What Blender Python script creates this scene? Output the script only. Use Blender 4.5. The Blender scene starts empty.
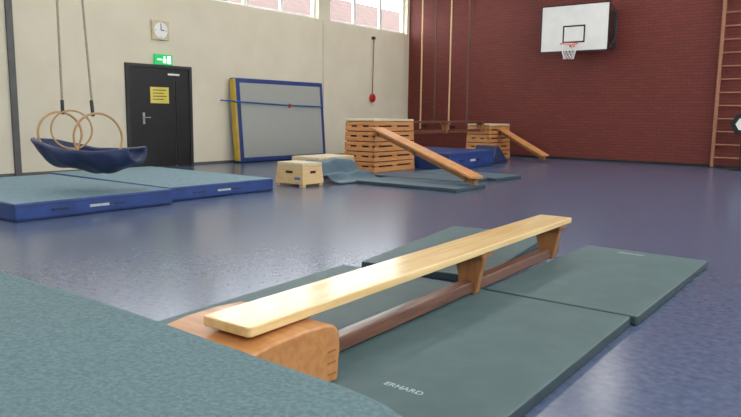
import bpy, bmesh, math, random
from mathutils import Matrix, Vector
random.seed(4)
scn=bpy.context.scene
scn.view_settings.view_transform='Standard'
COL=bpy.context.collection
# ------------------------------------------------------------ materials
def srgb(r,g,b):
    f=lambda c:((c/255+0.055)/1.055)**2.4 if c/255>0.04045 else c/255/12.92
    return (f(r),f(g),f(b),1)
def mat(name,c1,c2=None,scale=5,rough=.6,detail=4,stretch=(1,1,1),bump=0,spec=.5,bscale=None,lo=.35,hi=.65,coat=0,metal=0):
    m=bpy.data.materials.new(name);m.use_nodes=True
    nt=m.node_tree;b=nt.nodes['Principled BSDF']
    b.inputs['Roughness'].default_value=rough
    b.inputs['Specular IOR Level'].default_value=spec
    b.inputs['Coat Weight'].default_value=coat
    b.inputs['Coat Roughness'].default_value=.15
    b.inputs['Metallic'].default_value=metal
    tc=nt.nodes.new('ShaderNodeTexCoord');mp=nt.nodes.new('ShaderNodeMapping')
    mp.inputs['Scale'].default_value=stretch
    nt.links.new(tc.outputs['Object'],mp.inputs['Vector'])
    n=nt.nodes.new('ShaderNodeTexNoise');n.inputs['Scale'].default_value=scale;n.inputs['Detail'].default_value=detail
    nt.links.new(mp.outputs[0],n.inputs['Vector'])
    r=nt.nodes.new('ShaderNodeValToRGB')
    r.color_ramp.elements[0].position=lo;r.color_ramp.elements[1].position=hi
    r.color_ramp.elements[0].color=srgb(*c1);r.color_ramp.elements[1].color=srgb(*(c2 or c1))
    nt.links.new(n.outputs['Fac'],r.inputs[0]);nt.links.new(r.outputs[0],b.inputs['Base Color'])
    if bump:
        n2=nt.nodes.new('ShaderNodeTexNoise');n2.inputs['Scale'].default_value=bscale or scale*3;n2.inputs['Detail'].default_value=3
        nt.links.new(mp.outputs[0],n2.inputs['Vector'])
        bp=nt.nodes.new('ShaderNodeBump');bp.inputs['Strength'].default_value=bump;bp.inputs['Distance'].default_value=.01
        nt.links.new(n2.outputs['Fac'],bp.inputs['Height']);nt.links.new(bp.outputs[0],b.inputs['Normal'])
    return m
def emis(name,c,s):
    m=mat(name,c);b=m.node_tree.nodes['Principled BSDF']
    b.inputs['Emission Color'].default_value=srgb(*c);b.inputs['Emission Strength'].default_value=s
    return m
def brick(name,c1,c2,mo,bw,rh,ms,axes='xz',rough=.7):
    m=mat(name,c1,rough=rough);nt=m.node_tree;b=nt.nodes['Principled BSDF']
    tc=nt.nodes.new('ShaderNodeTexCoord');sp=nt.nodes.new('ShaderNodeSeparateXYZ');cb=nt.nodes.new('ShaderNodeCombineXYZ')
    nt.links.new(tc.outputs['Object'],sp.inputs[0])
    nt.links.new(sp.outputs['XYZ'.index(axes[0].upper())],cb.inputs[0]);nt.links.new(sp.outputs['XYZ'.index(axes[1].upper())],cb.inputs[1])
    t=nt.nodes.new('ShaderNodeTexBrick');t.inputs['Scale'].default_value=1
    t.inputs['Brick Width'].default_value=bw;t.inputs['Row Height'].default_value=rh;t.inputs['Mortar Size'].default_value=ms
    t.inputs['Mortar Smooth'].default_value=.2
    t.inputs['Color1'].default_value=srgb(*c1);t.inputs['Color2'].default_value=srgb(*c2);t.inputs['Mortar'].default_value=srgb(*mo)
    nt.links.new(cb.outputs[0],t.inputs['Vector']);nt.links.new(t.outputs['Color'],b.inputs['Base Color'])
    bp=nt.nodes.new('ShaderNodeBump');bp.inputs['Strength'].default_value=.3;bp.inputs['Distance'].default_value=.004;bp.invert=True
    nt.links.new(t.outputs['Fac'],bp.inputs['Height']);nt.links.new(bp.outputs[0],b.inputs['Normal'])
    return m
M={}
M['cream']=mat('cream_plaster',(217,208,186),(223,215,194),1.2,.75,bump=.08,bscale=60)
M['ceil']=mat('ceiling_paint',(225,222,212),(215,212,203),2,.8)
M['red']=brick('red_brick',(106,40,32),(116,46,37),(84,43,38),.25,.077,.010)
M['floor']=mat('blue_vinyl_floor',(70,82,110),(90,103,130),22,.23,detail=10,spec=.55,lo=.3,hi=.7)
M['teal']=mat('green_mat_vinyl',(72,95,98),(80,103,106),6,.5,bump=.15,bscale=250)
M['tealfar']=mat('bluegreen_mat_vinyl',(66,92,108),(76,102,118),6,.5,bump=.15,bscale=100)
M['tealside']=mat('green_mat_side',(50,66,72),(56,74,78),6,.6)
M['tealtop']=mat('soft_mat_top',(102,132,144),(116,144,156),14,.7,bump=.2,bscale=120)
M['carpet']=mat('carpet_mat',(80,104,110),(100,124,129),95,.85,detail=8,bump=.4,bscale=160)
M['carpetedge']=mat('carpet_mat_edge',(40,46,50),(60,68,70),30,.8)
M['blue']=mat('blue_mat_vinyl',(34,60,118),(42,70,134),4,.45,bump=.1,bscale=30)
M['navy']=mat('navy_mat_vinyl',(34,44,80),(44,56,94),5,.5,bump=.3,bscale=12)
M['yellow']=mat('yellow_vinyl',(190,160,60),(205,175,70),4,.5)
M['greymesh']=mat('grey_mesh',(154,157,152),(172,175,168),90,.8,detail=2)
M['pine']=mat('pine_lacquer',(222,186,126),(234,204,148),4,.25,stretch=(6,.4,6),detail=5,coat=.3)
M['orange']=mat('beech_orange',(180,120,68),(198,140,84),5,.35,stretch=(1,5,5),detail=5,coat=.2)
M['wood']=mat('box_wood',(192,130,76),(208,148,94),5,.45,stretch=(1,1,7),detail=5)
M['ladderwood']=mat('ladder_wood',(150,102,76),(166,116,88),5,.45,stretch=(1,1,7),detail=5)
M['lightwood']=mat('light_wood',(206,172,122),(218,186,138),5,.4,stretch=(1,1,7),detail=5)
M['brown']=mat('dark_bench_wood',(96,60,46),(122,80,60),6,.3,stretch=(6,.5,6),detail=5,coat=.3)
M['legwood']=mat('leg_wood',(146,96,56),(166,114,70),6,.4,stretch=(5,5,.6))
M['leather']=mat('beige_leather',(200,184,150),(212,198,166),8,.5,bump=.1)
M['slot']=mat('dark_gap',(48,30,20),(40,26,18),5,.8)
M['black']=mat('black_paint',(20,20,23),(26,26,30),3,.45)
M['dgrey']=mat('dark_grey_metal',(52,52,54),(60,60,62),4,.5,metal=.3)
M['post']=mat('grey_post_paint',(84,84,84),(96,96,95),4,.5)
M['white']=mat('white_paint',(235,235,232),(240,240,238),3,.5)
M['matink']=mat('faded_print',(170,184,184),(184,196,196),30,.6)
M['boardwhite']=mat('backboard_white',(225,226,224),(232,232,230),3,.4)
M['orangered']=mat('rim_orange',(200,80,40),(210,90,45),3,.4)
M['redplastic']=mat('red_plastic',(190,35,30),(200,42,36),3,.4)
M['rope']=mat('rope_fibre',(150,140,120),(175,165,145),60,.9)
M['ropedark']=mat('dark_rope',(92,70,60),(110,86,74),60,.9)
M['steel']=mat('brushed_steel',(170,170,172),(185,185,188),4,.35,metal=.8)
M['paper']=mat('yellow_paper',(222,204,90),(232,214,110),3,.7)
M['ink']=mat('black_ink',(25,25,25),(30,30,30),3,.7)
M['exit']=emis('exit_green',(40,165,90),.8)
M['exitw']=emis('exit_pictogram',(225,255,235),1.0)
M['tile']=brick('roof_tiles',(80,56,48),(90,64,54),(62,46,42),.3,.35,.02,'yz')
M['render']=mat('house_render',(110,104,94),(120,114,104),3,.8)
M['ground']=mat('grass',(90,105,70),(110,120,85),2,.9)
M['blueline']=mat('blue_elastic',(40,90,160),(50,100,170),3,.5)
M['hoop']=mat('hoop_wood',(180,142,96),(196,158,112),8,.4)
# ------------------------------------------------------------ helpers
def obj(name,me,parent=None,m=None):
    o=bpy.data.objects.new(name,me);COL.objects.link(o)
    if m: 
        for k in (m if isinstance(m,(list,tuple)) else [m]): me.materials.append(M[k])
    if parent: o.parent=parent
    return o
def empty(name,loc=(0,0,0),rz=0,mw=None):
    o=bpy.data.objects.new(name,None);COL.objects.link(o)
    if mw is not None: o.matrix_world=mw
    else: o.location=loc;o.rotation_euler=(0,0,rz)
    o.empty_display_size=.1
    return o
def bev(o,w,seg=3):
    md=o.modifiers.new('bevel','BEVEL');md.width=w;md.segments=seg;md.limit_method='ANGLE';md.angle_limit=math.radians(35)
    for p in o.data.polygons:p.use_smooth=True
    wn=o.modifiers.new('wn','WEIGHTED_NORMAL')
    return o
def boxes(name,lst,m,parent=None,bevel=0,seg=2):
    bm=bmesh.new()
    for it in lst:
        lo,hi=it[0],it[1];mi=it[2] if len(it)>2 else 0
        v=[bm.verts.new((x,y,z)) for z in (lo[2],hi[2]) for x,y in ((lo[0],lo[1]),(hi[0],lo[1]),(hi[0],hi[1]),(lo[0],hi[1]))]
        for f in ((3,2,1,0),(4,5,6,7),(0,1,5,4),(1,2,6,5),(2,3,7,6),(3,0,4,7)):
            fc=bm.faces.new([v[i] for i in f]);fc.material_index=mi
    me=bpy.data.meshes.new(name);bm.to_mesh(me);bm.free()
    o=obj(name,me,parent,m)
    if bevel: bev(o,bevel,seg)
    return o
def prism(name,poly,axis,a,b,m,parent=None,bevel=0,seg=2):
    def P(u,v,w):
        return {'x':(w,u,v),'y':(u,w,v),'z':(u,v,w)}[axis]
    n=len(poly);vs=[P(u,v,a) for u,v in poly]+[P(u,v,b) for u,v in poly]
    fs=[list(range(n)),list(range(2*n-1,n-1,-1))]+[[i,n+i,n+(i+1)%n,(i+1)%n] for i in range(n)]
    me=bpy.data.meshes.new(name);me.from_pydata(vs,[],fs)
    bm=bmesh.new();bm.from_mesh(me);bmesh.ops.recalc_face_normals(bm,faces=bm.faces);bm.to_mesh(me);bm.free()
    o=obj(name,me,parent,m)
    if bevel: bev(o,bevel,seg)
    return o
def tube(name,pts,r,m,parent=None,cyc=False,res=6):
    cu=bpy.data.curves.new(name,'CURVE');cu.dimensions='3D';cu.bevel_depth=r;cu.bevel_resolution=res//2;cu.use_fill_caps=True
    s=cu.splines.new('POLY');s.points.add(len(pts)-1)
    for p,q in zip(s.points,pts):p.co=(*q,1)
    s.use_cyclic_u=cyc
    o=bpy.data.objects.new(name,cu);COL.objects.link(o);cu.materials.append(M[m])
    if parent:o.parent=parent
    return o
def torus(name,c,n,R,r,m,parent=None,seg=48):
    n=Vector(n).normalized();u=n.orthogonal().normalized();v=n.cross(u);c=Vector(c)
    return tube(name,[c+R*(math.cos(t)*u+math.sin(t)*v) for t in [2*math.pi*i/seg for i in range(seg)]],r,m,parent,True)
def text(name,s,size,loc,rot,m,parent=None):
    cu=bpy.data.curves.new(name,'FONT');cu.body=s;cu.size=size;cu.extrude=.0008;cu.align_x='CENTER';cu.align_y='CENTER'
    o=bpy.data.objects.new(name,cu);COL.objects.link(o);cu.materials.append(M[m]);o.location=loc;o.rotation_euler=rot
    if parent:o.parent=parent
    return o
# ------------------------------------------------------------ room
XL,XR,YB,YF,HC=-12.48,2.6,18.12,-9.0,5.6
boxes('floor',[((XL-.3,YF-.3,-.2),(XR+.3,YB+.3,0))],'floor')
boxes('ceiling',[((XL-.3,YF-.3,HC),(XR+.3,YB+.3,HC+.2))],'ceil')
boxes('wall_back',[((XL-.3,YB,0),(XR+.3,YB+.3,HC))],'red')
boxes('wall_front',[((XL-.3,YF-.3,0),(XR+.3,YF,HC))],'cream')
bays=[14.28-4.18*i for i in range(6)]
def winwall(name,x0,x1,z0,z1):
    L=[((x0,YF,0),(x1,YB,z0)),((x0,YF,z1),(x1,YB,HC))]
    e=YB
    for b in bays:
        L.append(((x0,b+3.72,z0),(x1,e,z1)));e=b
    L.append(((x0,YF,z0),(x1,e,z1)))
    return boxes(name,L,'cream')
winwall('wall_left',XL-.3,XL,3.70,5.1)
winwall('wall_right',XR,XR+.3,2.6,5.1)  # unseen wall; its taller window band is added to let in more daylight
k=0
for b in bays:
    for (xa,z0,z1) in ((XL-.2,3.70,5.1),(XR+.14,2.6,5.1)):
        k+=1;y0,y1=b,b+3.72;w=.07;xb=xa+.07
        L=[((xa,y0,z0),(xb,y1,z0+w)),((xa,y0,z1-w),(xb,y1,z1)),((xa,y0,z0+w),(xb,y0+w,z1-w)),((xa,y1-w,z0+w),(xb,y1,z1-w))]
        for f in (1/3,2/3):
            ym=y0+(y1-y0)*f
            L.append(((xa,ym-.06,z0+w),(xb,ym+.06,z1-w)))
        boxes('window_%d'%k,L,'white',bevel=.006)
boxes('trim_1',[((XL,5.64,0),(XL+.05,5.75,HC))],'post')
boxes('trim_2',[((XL,13.98,0),(XL+.035,14.10,3.70))],'cream')
boxes('baseboard_left',[((XL,YF,0),(XL+.015,7.93,.05)),((XL,9.57,0),(XL+.015,YB,.05))],'post')
boxes('baseboard_back',[((XL+.02,YB-.015,0),(XR,YB,.06))],'black')
# outside
boxes('ground_outside',[((-60,-30,-.6),(XL-.4,60,-.3))],'ground')
def house(name,y0,y1,x0,x1,ez,rz):
    e=empty(name)
    boxes('house_walls',[((x0,y0,-.6),(x1,y1,ez))],'render',e)
    xm=(x0+x1)/2
    prism('roof',[(x0-.4,ez-.1),(x1+.5,ez-.1),(xm,rz)],'y',y0-.4,y1+.4,'tile',e)
    boxes('chimney',[((xm-.4,y0+1,rz-1),(xm+.3,y0+1.9,rz+.6))],'render',e)
house('neighbour_house',20,31,-34,-25,4.6,8.5)
house('neighbour_house.001',36,49,-38,-29,5.2,9.6)
# ------------------------------------------------------------ door
d=empty('door_1',(XL,8.0,0))
boxes('door_frame',[((0,-.07,0),(.05,0,2.17)),((0,1.5,0),(.05,1.57,2.17)),((0,0,2.10),(.05,1.5,2.17))],'dgrey',d,.004)
boxes('door_leaf',[((0,.01,.005),(.03,1.13,2.095)),((0,1.15,.005),(.03,1.49,2.095))],'black',d,.004)
boxes('paper_notice',[((.031,.50,1.36),(.034,.96,1.70))],'paper',d)
boxes('notice_lines',[((.034,.56,1.63-.065*i),(.036,.90-.07*(i%2),1.645-.065*i)) for i in range(4)],'ink',d)
boxes('white_label',[((.031,.95,1.96),(.034,1.25,2.0))],'white',d)
boxes('handle_plate',[((.03,.30,.92),(.04,.35,1.16))],'steel',d)
tube('door_handle',[(.04,.325,1.06),(.09,.325,1.06),(.09,.45,1.06)],.012,'steel',d)
c=empty('wall_clock',(XL,8.79,2.885))
boxes('clock_case',[((0,-.21,-.2),(.06,.21,.2))],'leather',c,.012)
def disc(name,x,r,m,parent,th=.004,n=40):
    return prism(name,[(r*math.cos(2*math.pi*i/n),r*math.sin(2*math.pi*i/n)) for i in range(n)],'x',x,x+th,m,parent)
disc('clock_face',.06,.165,'white',c)
boxes('clock_marks',[((.064,-.005,.12),(.066,.005,.15)),((.064,-.005,-.15),(.066,.005,-.12)),((.064,.12,-.005),(.066,.15,.005)),((.064,-.15,-.005),(.066,-.12,.005))],'ink',c)
boxes('clock_hands',[((.066,-.008,0),(.069,.008,.12)),((.066,0,-.008),(.069,.085,.008))],'ink',c)
s=empty('exit_sign',(XL,8.84,2.28))
boxes('sign_case',[((0,-.22,-.11),(.07,.22,.11))],'exit',s,.006)
boxes('sign_pictogram',[((.071,-.03,-.07),(.073,.05,.02)),((.071,-.01,.03),(.073,.03,.07)),((.071,.08,-.08),(.073,.17,.08)),((.071,-.17,-.015),(.073,-.06,.015))],'exitw',s)
r_=empty('red_pull_cord',(XL,16.15,0))
tube('cord',[(.06,.05,3.42),(.06,.0,1.78)],.012,'ropedark',r_)
boxes('cord_hook',[((0,.0,3.38),(.08,.1,3.46))],'dgrey',r_,.005)
prism('red_handle',[(.10*math.cos(a),1.66+.12*math.sin(a)) for a in [i*math.pi/10 for i in range(20)]],'x',.02,.12,'redplastic',r_,.02)
# ------------------------------------------------------------ back wall equipment
b=empty('basketball_hoop',(-6.82,YB-.62,0))
boxes('backboard',[((-.9,-.02,2.88),(.9,.02,4.08))],'boardwhite',b,.004)
fr=[((-.91,-.03,2.87),(.91,.03,2.90)),((-.91,-.03,4.06),(.91,.03,4.09)),((-.92,-.03,2.87),(-.89,.03,4.09)),((.89,-.03,2.87),(.92,.03,4.09))]
boxes('board_edge',fr,'black',b)
q=[((-.30,-.024,3.10),(.30,-.021,3.14)),((-.30,-.024,3.51),(.30,-.021,3.55)),((-.30,-.024,3.10),(-.26,-.021,3.55)),((.26,-.024,3.10),(.30,-.021,3.55))]
boxes('target_square',q,'black',b)
torus('rim',(0,-.30,3.05),(0,0,1),.225,.011,'orangered',b)
boxes('rim_bracket',[((-.08,-.1,2.98),(.08,-.02,3.06))],'orangered',b,.005)
vs=[];ed=[];nn=12
for j in range(6):
    rr=.222-.02*j if j<5 else .13
    for i in range(nn):
        a=2*math.pi*(i+.5*(j%2))/nn;vs.append((rr*math.cos(a),-.30+rr*math.sin(a),3.04-.075*j))
for j in range(5):
    for i in range(nn):
        p=j*nn+i
        k2=(i+1)%nn if j%2 else (i-1)%nn
        ed+= [(p,(j+1)*nn+i),(p,(j+1)*nn+k2)]
me=bpy.data.meshes.new('net');me.from_pydata(vs,ed,[])
net=obj('net',me,b,'white')
sk=net.modifiers.new('s','SKIN')
for v in me.skin_vertices[0].data: v.radius=(.004,.004)
for zz in (3.0,3.9):
    for xx in (-.5,.5):
        tube('arm',[(xx,.02,zz),(xx+.35,.60,zz)],.02,'dgrey',b)
tube('frame_bar',[(.93,.05,2.95),(.98,.3,3.2),(.98,.3,3.8),(.92,.05,4.0)],.016,'dgrey',b)
tube('frame_upright',[(-.5,.05,2.95),(-.5,.05,4.0)],.02,'dgrey',b)
tube('frame_upright_2',[(.5,.05,2.95),(.5,.05,4.0)],.02,'dgrey',b)
boxes('wall_plate',[((.80,.57,2.95),(.90,.618,3.95)),((-.20,.57,2.95),(-.10,.618,3.95))],'dgrey',b)
for i,(x,mm,z0) in enumerate(((-11.75,'lightwood',.75),(-11.25,'ropedark',.9),(-10.72,'lightwood',.75),(-10.10,'ropedark',.9))):
    p=empty('climbing_pole',(x,YB-.35,0))
    tube('pole',[(0,0,z0),(0,0,HC)],.024,mm,p)
    boxes('wall_bracket',[((-.03,0,z0+.05),(.03,.35,z0+.10))],'dgrey',p)
l=empty('climbing_ladder',(-3.38,YB-.16,0))
boxes('rails',[((-.035,-.04,.02),(.035,.05,HC)),((.80,-.04,.02),(.87,.05,HC))],'ladderwood',l,.01)
for i in range(17):
    tube('rung_%d'%i,[(-.03,0,.25+.31*i),(.86,0,.25+.31*i)],.018,'ladderwood',l)
boxes('bracket',[((-.03,.05,zz),(.03,.16,zz+.05)) for zz in (.5,2.5,4.5)]+[((.81,.05,zz),(.86,.16,zz+.05)) for zz in (.5,2.5,4.5)],'dgrey',l)
h=empty('korfball_target',(-2.70,YB-.7,0))
HR=.27
prism('hex_frame',[(HR*math.cos(math.pi/3*i),1.06+HR*math.sin(math.pi/3*i)) for i in range(6)],'y',-.02,.02,'black',h,.008)
prism('hex_center',[(.15*math.cos(math.pi/3*i),1.06+.15*math.sin(math.pi/3*i)) for i in range(6)],'y',-.025,-.02,'white',h)
tube('post',[(0,0,0.02),(0,0,.9)],.02,'black',h)
boxes('foot',[((-.2,-.2,0),(.2,.2,.03))],'black',h,.005)
# ------------------------------------------------------------ mats
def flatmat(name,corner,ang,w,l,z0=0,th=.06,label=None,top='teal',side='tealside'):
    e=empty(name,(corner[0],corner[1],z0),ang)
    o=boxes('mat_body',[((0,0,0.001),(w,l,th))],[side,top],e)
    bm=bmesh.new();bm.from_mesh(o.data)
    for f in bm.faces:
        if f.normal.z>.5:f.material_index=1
    ve=[ed for ed in bm.edges if abs(ed.verts[0].co.z-ed.verts[1].co.z)>.01]
    bmesh.ops.bevel(bm,geom=ve,offset=.02,segments=3,profile=.5,affect='EDGES')
    bm.to_mesh(o.data);bm.free()
    bev(o,.009,2)
    if label:
        text('mat_label','ERHARD',label[2],(label[0],label[1],th+.001),(0,0,0),'matink',e)
    return e
flatmat('gym_mat',(-2.035,1.89),math.radians(1.0),.985,1.98,label=(.525,.31,.05))
flatmat('gym_mat',(-2.04,3.90),math.radians(0.3),.985,1.96,label=(.42,1.80,.055))
flatmat('gym_mat',(-3.17,4.00),math.radians(9.5),.985,1.98)
flatmat('gym_mat',(-3.07,1.88),math.radians(4.0),.985,1.96)
def softmat(name,lo,hi,ang=0,top='tealtop',side='blue',label=True):
    w,l,t=hi[0]-lo[0],hi[1]-lo[1],hi[2]-lo[2]
    e=empty(name,lo,ang)
    o=boxes('mat_block',[((0,0,0.001),(w,l,t))],[side,top],e)
    for p in o.data.polygons:
        if p.normal.z>.5:p.material_index=1
    bev(o,.022,3)
    boxes('side_seam',[((-.004,-.004,t*.80),(w+.004,l+.004,t*.84)),((-.004,-.004,t*.15),(w+.004,l+.004,t*.18))],'navy',e)
    if label:
        boxes('handles',[((w*f-.1,-.018,t*.42),(w*f+.1,-.004,t*.55)) for f in (.25,.75)]+[((w+.004,l*f-.1,t*.42),(w+.018,l*f+.1,t*.55)) for f in (.25,.6)],'navy',e)
        boxes('label',[((w*.5-.2,-.008,t*.4),(w*.5+.2,-.005,t*.55)),((w+.005,l*.5-.15,t*.4),(w+.008,l*.5+.15,t*.55))],'matink',e)
    return e
softmat('landing_mat',(-10.35,3.25,0),(-7.30,5.25,.20),math.radians(.5))
softmat('landing_mat',(-10.75,5.42,0),(-7.52,7.30,.19),math.radians(-.5))
mw=Matrix.Translation((XL+.37,10.62,0.0))@Matrix.Rotation(math.radians(-4.5),4,'Y')
cm=empty('crash_mat',mw=mw)
W,Hh,T=3.1,2.0,.15
boxes('mat_core',[((-T,0,.02),(0,W,Hh))],'blue',cm,.02,3)
boxes('yellow_side',[((-T+.01,-.008,.06),(-.005,0.02,Hh-.03))],'yellow',cm,.003)
boxes('yellow_front',[((-.002,.0,.05),(.006,.05,Hh-.02))],'yellow',cm)
boxes('mesh_face',[((-.002,.17,.12),(.010,W-.12,Hh-.11))],'greymesh',cm,.004)
tube('elastic_cord',[(.04,-.45,1.46),(.04,1.5,1.39),(.04,W-.05,1.36)],.018,'blueline',cm)
boxes('orange_tag',[((.02,1.75,1.32),(.065,1.81,1.42))],'orangered',cm,.005)
# ------------------------------------------------------------ benches
def bench(name,L,h,mw,legs=(.25,.5,.92),w=.27,th=.042,plank='pine',beam='brown',b0=0,b1=None,legsw=True):
    e=empty(name,mw=mw)
    pb=boxes('plank',[((-w/2,0,h-th),(w/2,L,h))],plank,e)
    bm=bmesh.new();bm.from_mesh(pb.data)
    ve=[ed for ed in bm.edges if abs(ed.verts[0].co.z-ed.verts[1].co.z)>.01]
    bmesh.ops.bevel(bm,geom=ve,offset=.018,segments=4,profile=.5,affect='EDGES');bm.to_mesh(pb.data);bm.free();bev(pb,.006,2)
    if b1 is None:b1=L
    boxes('lower_beam',[((-.04,b0,.012),(.04,b1,.085))],beam,e,.008)
    for i,f in enumerate(legs):
        y=L*f
        prism('leg_%d'%i,[(-.055,.0),(.055,.0),(.075,.11),(.115,h-th),(-.115,h-th),(-.075,.11)],'y',y-.03,y+.03,'legwood',e,.008)
        boxes('leg_cap_%d'%i,[((-.12,y-.07,h-th-.035),(.12,y+.07,h-th-.001))],'legwood',e,.006)
    return e
ang=math.atan2(.12,3.55)
bench('gym_bench',3.58,.325,Matrix.Translation((-1.99,1.66,.0625))@Matrix.Rotation(ang,4,'Z'),legs=(.58,.955),b0=.56,b1=3.58)
sp=empty('springboard',(-2.33,.98,.0))
prof=[(1.12,.063),(1.135,.20),(1.13,.275),(1.105,.31),(1.05,.328),(.92,.335),(.75,.33),(.5,.30),(.25,.23),(0,.12),(0,.09),(.3,.063)]
prism('curved_deck',prof,'x',0,.55,'orange',sp,.03,5)
boxes('finger_joints',[((.549,1.05,.10+.05*i),(.5512,1.10,.11+.05*i)) for i in range(3)],'legwood',sp)
# ------------------------------------------------------------ foreground stack
softmat('crash_mat',(-3.9,-1.1,0),(-.66,.86,.31),0,label=False)
softmat('crash_mat',(-3.92,-1.1,.312),(-.67,.86,.62),0,label=False)
zt=.72;rr=.05
pf=[(-1.15,zt)]+[(.60*i/6-.0,zt+.003*math.sin(i)) for i in range(0,7)]
pf+=[(.87+rr*math.sin(a),zt-rr+rr*math.cos(a)) for a in [math.pi/2*i/6 for i in range(7)]]+[(.925,.50),(.93,.40)]
xs=[-3.95+.1*i for i in range(33)]+[-.70,-.65,-.61,-.59,-.58,-.585,-.60]
zc=[-.012*((i-20)/20)**2 for i in range(33)]+[-.008,-.014,-.026,-.044,-.065,-.085,-.095]
vs=[];fs=[]
for x,zq in zip(xs,zc):
    for (y,z) in pf: vs.append((x,y,z+zq+.003*math.sin(x*5+y*3)))
n=len(pf)
for i in range(len(xs)-1):
    for j in range(n-1): fs.append((i*n+j,(i+1)*n+j,(i+1)*n+j+1,i*n+j+1))
me=bpy.data.meshes.new('carpet_mat');me.from_pydata(vs,[],fs)
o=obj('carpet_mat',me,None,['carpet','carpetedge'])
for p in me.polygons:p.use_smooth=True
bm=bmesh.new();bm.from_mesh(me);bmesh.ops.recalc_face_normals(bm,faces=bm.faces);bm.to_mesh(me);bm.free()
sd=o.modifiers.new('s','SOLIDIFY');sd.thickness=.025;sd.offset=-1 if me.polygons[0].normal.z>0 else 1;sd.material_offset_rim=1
# ------------------------------------------------------------ small box
def smallbox(name,loc,w,l,h,ang=0):
    e=empty(name,loc,ang)
    ta=.03
    def ring(z0,z1,nm,mm):
        def c(z):return ta*(z/h)
        vs=[];a,b=c(z0),c(z1)
        for z,q in ((z0,a),(z1,b)):
            vs+=[(q,q,z),(w-q,q,z),(w-q,l-q,z),(q,l-q,z)]
        me=bpy.data.meshes.new(nm);me.from_pydata(vs,[],[(3,2,1,0),(4,5,6,7),(0,1,5,4),(1,2,6,5),(2,3,7,6),(3,0,4,7)])
        return bev(obj(nm,me,e,mm),.008,2)
    ring(.04,h-.06,'box_frame','lightwood')
    ring(h-.058,h,'padded_top','leather')
    boxes('feet',[((x,y,0),(x+.08,y+.08,.045)) for x in (.02,w-.10) for y in (.02,l-.10)],'lightwood',e)
    boxes('hand_hole',[((w*.38,.012,h*.55),(w*.62,.03,h*.65)),((w-.032,l*.38,h*.55),(w-.012,l*.62,h*.65))],'slot',e)
    boxes('label',[((w*.70,.004,h*.30),(w*.9,.02,h*.4))],'blueline',e)
    return e
smallbox('small_vaulting_box',(-8.08,7.86,0),.64,.52,.39)
smallbox('small_vaulting_box',(-9.05,9.2,0),.75,1.1,.38)
def vbox(name,x0,x1,y0,y1,h,nseg):
    e=empty(name,(x0,y0,0));w=x1-x0;l=y1-y0
    hs=(h-.055)/nseg;ta=.035
    def ring(z0,z1,nm,mm,ins=0,bv=.008):
        c=lambda z:ta*(z/h)+ins
        vs=[]
        for z in (z0,z1):
            q=c(z);vs+=[(q,q,z),(w-q,q,z),(w-q,l-q,z),(q,l-q,z)]
        me=bpy.data.meshes.new(nm);me.from_pydata(vs,[],[(3,2,1,0),(4,5,6,7),(0,1,5,4),(1,2,6,5),(2,3,7,6),(3,0,4,7)])
        return bev(obj(nm,me,e,mm),bv,3)
    ring(.03,h-.04,'inner_core','slot',.03)
    for i in range(nseg):
        z0=i*hs
        ring(z0+(.0 if i==0 else .010),z0+hs*.45,'frame_%da'%i,'wood')
        ring(z0+hs*.45+.035,z0+hs-.008,'frame_%db'%i,'wood')
        zz=z0+hs*.45
        q=ta*zz/h+.004
        boxes('spacers_%d'%i,[((x,q,zz),(x+.14,q+.05,zz+.035)) for x in (q,w/2-.07,w-.14-q)]+[((w-q-.05,y,zz),(w-q,y+.16,zz+.035)) for y in (q,l/2-.08,l-.16-q)],'wood',e)
    ring(h-.055,h,'padded_top','leather',-.005,.02)
    return e
vbox('vaulting_box',-9.14,-8.32,10.9,12.4,1.09,5)
vbox('vaulting_box',-9.22,-8.5,16.2,17.5,.96,4)
flatmat('gym_mat',(-7.22,8.95),math.radians(1),1.98,.98,top='tealfar')
flatmat('gym_mat',(-7.75,10.02),math.radians(1),1.98,.98,top='tealfar')
flatmat('gym_mat',(-7.5,11.1),math.radians(-2),1.9,.98,top='tealfar')
pf=[(-8.17,.36),(-8.02,.37),(-7.94,.30),(-7.86,.17),(-7.76,.10),(-7.66,.16),(-7.57,.17),(-7.48,.08),(-7.38,.045),(-7.27,.04)]
vs=[];fs=[];ny=13
for i in range(ny):
    y=8.6+.1*i
    for k3,(x,z) in enumerate(pf): vs.append((x+.03*math.sin(i*.6),y,z+.025*math.sin(i*.9+k3)*(1 if z>.12 else 0)))
n=len(pf)
for i in range(ny-1):
    for j in range(n-1): fs.append((i*n+j,i*n+j+1,(i+1)*n+j+1,(i+1)*n+j))
me=bpy.data.meshes.new('draped_gym_mat');me.from_pydata(vs,[],fs)
o=obj('draped_gym_mat',me,None,'tealfar')
for p in me.polygons:p.use_smooth=True
sd=o.modifiers.new('s','SOLIDIFY');sd.thickness=.035
o.modifiers.new('ss','SUBSURF').levels=1;o.modifiers['ss'].render_levels=2
softmat('landing_mat',(-9.75,12.5,0),(-7.50,14.6,.37),math.radians(1),top='blue')
prism('folded_mat',[(15.0,0.005),(15.9,.005),(15.75,.12),(15.35,.42),(15.2,.45)],'x',-8.35,-7.75,'navy',None,.03,3)
def slide(name,A,B,h,L,w=.27):
    A,B=Vector(A),Vector(B);y=(B-A).normalized();x=y.cross(Vector((0,0,1))).normalized();z=x.cross(y)
    R3=Matrix((x,y,z)).transposed().to_4x4()
    return bench(name,L,h,Matrix.Translation(A)@R3@Matrix.Translation((0,0,-h)),legs=(.04,.45,.93),w=w,plank='wood',beam='legwood')
A=Vector((-8.27,10.92,.93));B=Vector((-5.20,9.55,.22))
slide('sloping_gym_bench',A,B,.16,(B-A).length)
A=Vector((-8.46,16.85,.84));B=Vector((-6.98,16.45,.19))
slide('sloping_gym_bench',A,B,.15,(B-A).length)
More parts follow.
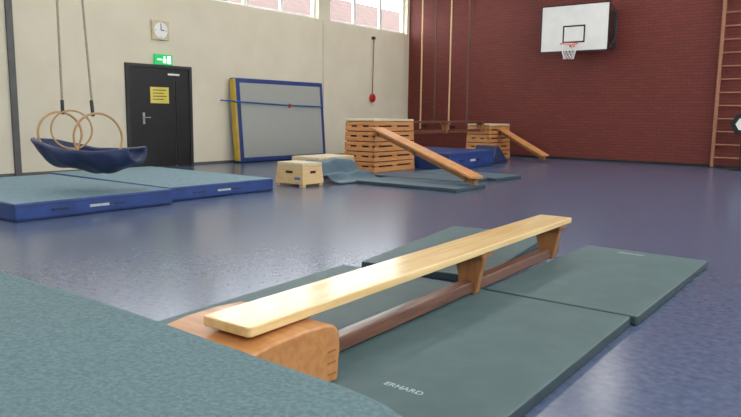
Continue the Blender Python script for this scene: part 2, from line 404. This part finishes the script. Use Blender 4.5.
bench('balance_bench',3.78,.30,Matrix.Translation((-8.72,12.405,.74)),legs=(.03,.5,.97),w=.2,plank='brown',beam='brown')
# ------------------------------------------------------------ mat swing
sw=empty('mat_swing')
a=Vector((.81,.59,0)).normalized();p_=Vector((-.59,.81,0)).normalized();C0=Vector((-8.04,4.54,0))
vs=[];fs=[];NS,NP=28,18
for i in range(NS+1):
    s=-1+2*i/NS
    w=.36*(1-abs(s)**3*(.85 if s<0 else .2));dd=.22*(1-abs(s)**4*(.85 if s<0 else .25))
    z0=.68-.06*s+.10*s*s
    for j in range(NP+1):
        ph=math.radians(-100+200*j/NP)
        wob=.022*math.sin(6*s+3*ph)+.012*math.sin(13*s-4*ph)
        P=C0+a*(.66*s)+p_*((w+wob)*math.sin(ph))+Vector((0,0,z0-(dd+wob)*math.cos(ph)))
        vs.append(P)
for i in range(NS):
    for j in range(NP):
        q=i*(NP+1)+j;fs.append((q,q+1,q+NP+2,q+NP+1))
me=bpy.data.meshes.new('hammock_mat');me.from_pydata(vs,[],fs)
o=obj('hammock_mat',me,sw,'navy')
for p in me.polygons:p.use_smooth=True
sd=o.modifiers.new('s','SOLIDIFY');sd.thickness=.065;sd.offset=0
ss=o.modifiers.new('ss','SUBSURF');ss.levels=1;ss.render_levels=1
nrm=(.95,-.10,.05)
torus('hoop_1',(-8.34,4.36,.90),nrm,.27,.015,'hoop',sw)
torus('hoop_2',(-7.93,4.64,.85),nrm,.31,.015,'hoop',sw)
torus('hoop_3',(-8.22,4.45,.95),(.9,-.35,.05),.24,.012,'hoop',sw)
tube('rope_1',[(-8.33,4.40,1.16),(-8.36,4.42,HC)],.014,'rope',sw)
tube('rope_2',[(-8.0,4.62,1.14),(-8.2,4.5,HC)],.014,'rope',sw)
tube('strap_1',[(-8.33,4.40,1.32),(-8.33,4.40,1.14)],.022,'dgrey',sw)
tube('strap_2',[(-8.01,4.61,1.32),(-8.0,4.62,1.12)],.022,'dgrey',sw)
# ------------------------------------------------------------ lights
for iy,y in enumerate((-6,-1.5,3,7.5,12,16)):
    for ix,x in enumerate((-10,-5,-.2)):
        e=empty('ceiling_lamp',(x,y,HC))
        boxes('housing',[((-.18,-.8,-.06),(.18,.8,0))],'white',e,.01)
        ld=bpy.data.lights.new('lamp','AREA');ld.shape='RECTANGLE';ld.size=.34;ld.size_y=1.55;ld.energy=44 if y>5 else 30;ld.color=(1,.95,.87)
        lo=bpy.data.objects.new('lamp_light',ld);COL.objects.link(lo);lo.parent=e;lo.location=(0,0,-.07)
w=bpy.data.worlds.new('World');scn.world=w;w.use_nodes=True
bg=w.node_tree.nodes['Background'];bg.inputs[0].default_value=(.90,.95,1,1);bg.inputs[1].default_value=7.2
# ------------------------------------------------------------ camera
P=math.radians(8.07);R=math.radians(0.72);YAW=math.radians(37.6)
mc=Matrix.Rotation(YAW,3,'Z')@Matrix.Rotation(math.pi/2-P,3,'X')@Matrix.Rotation(R,3,'Z')
cam=bpy.data.cameras.new('camera');co=bpy.data.objects.new('camera',cam);COL.objects.link(co)
co.matrix_world=Matrix.Translation((0,0,1.2))@mc.to_4x4()
cam.sensor_width=36;cam.sensor_fit='HORIZONTAL';cam.lens=36*670/741;cam.clip_start=.05;cam.clip_end=300
scn.camera=co
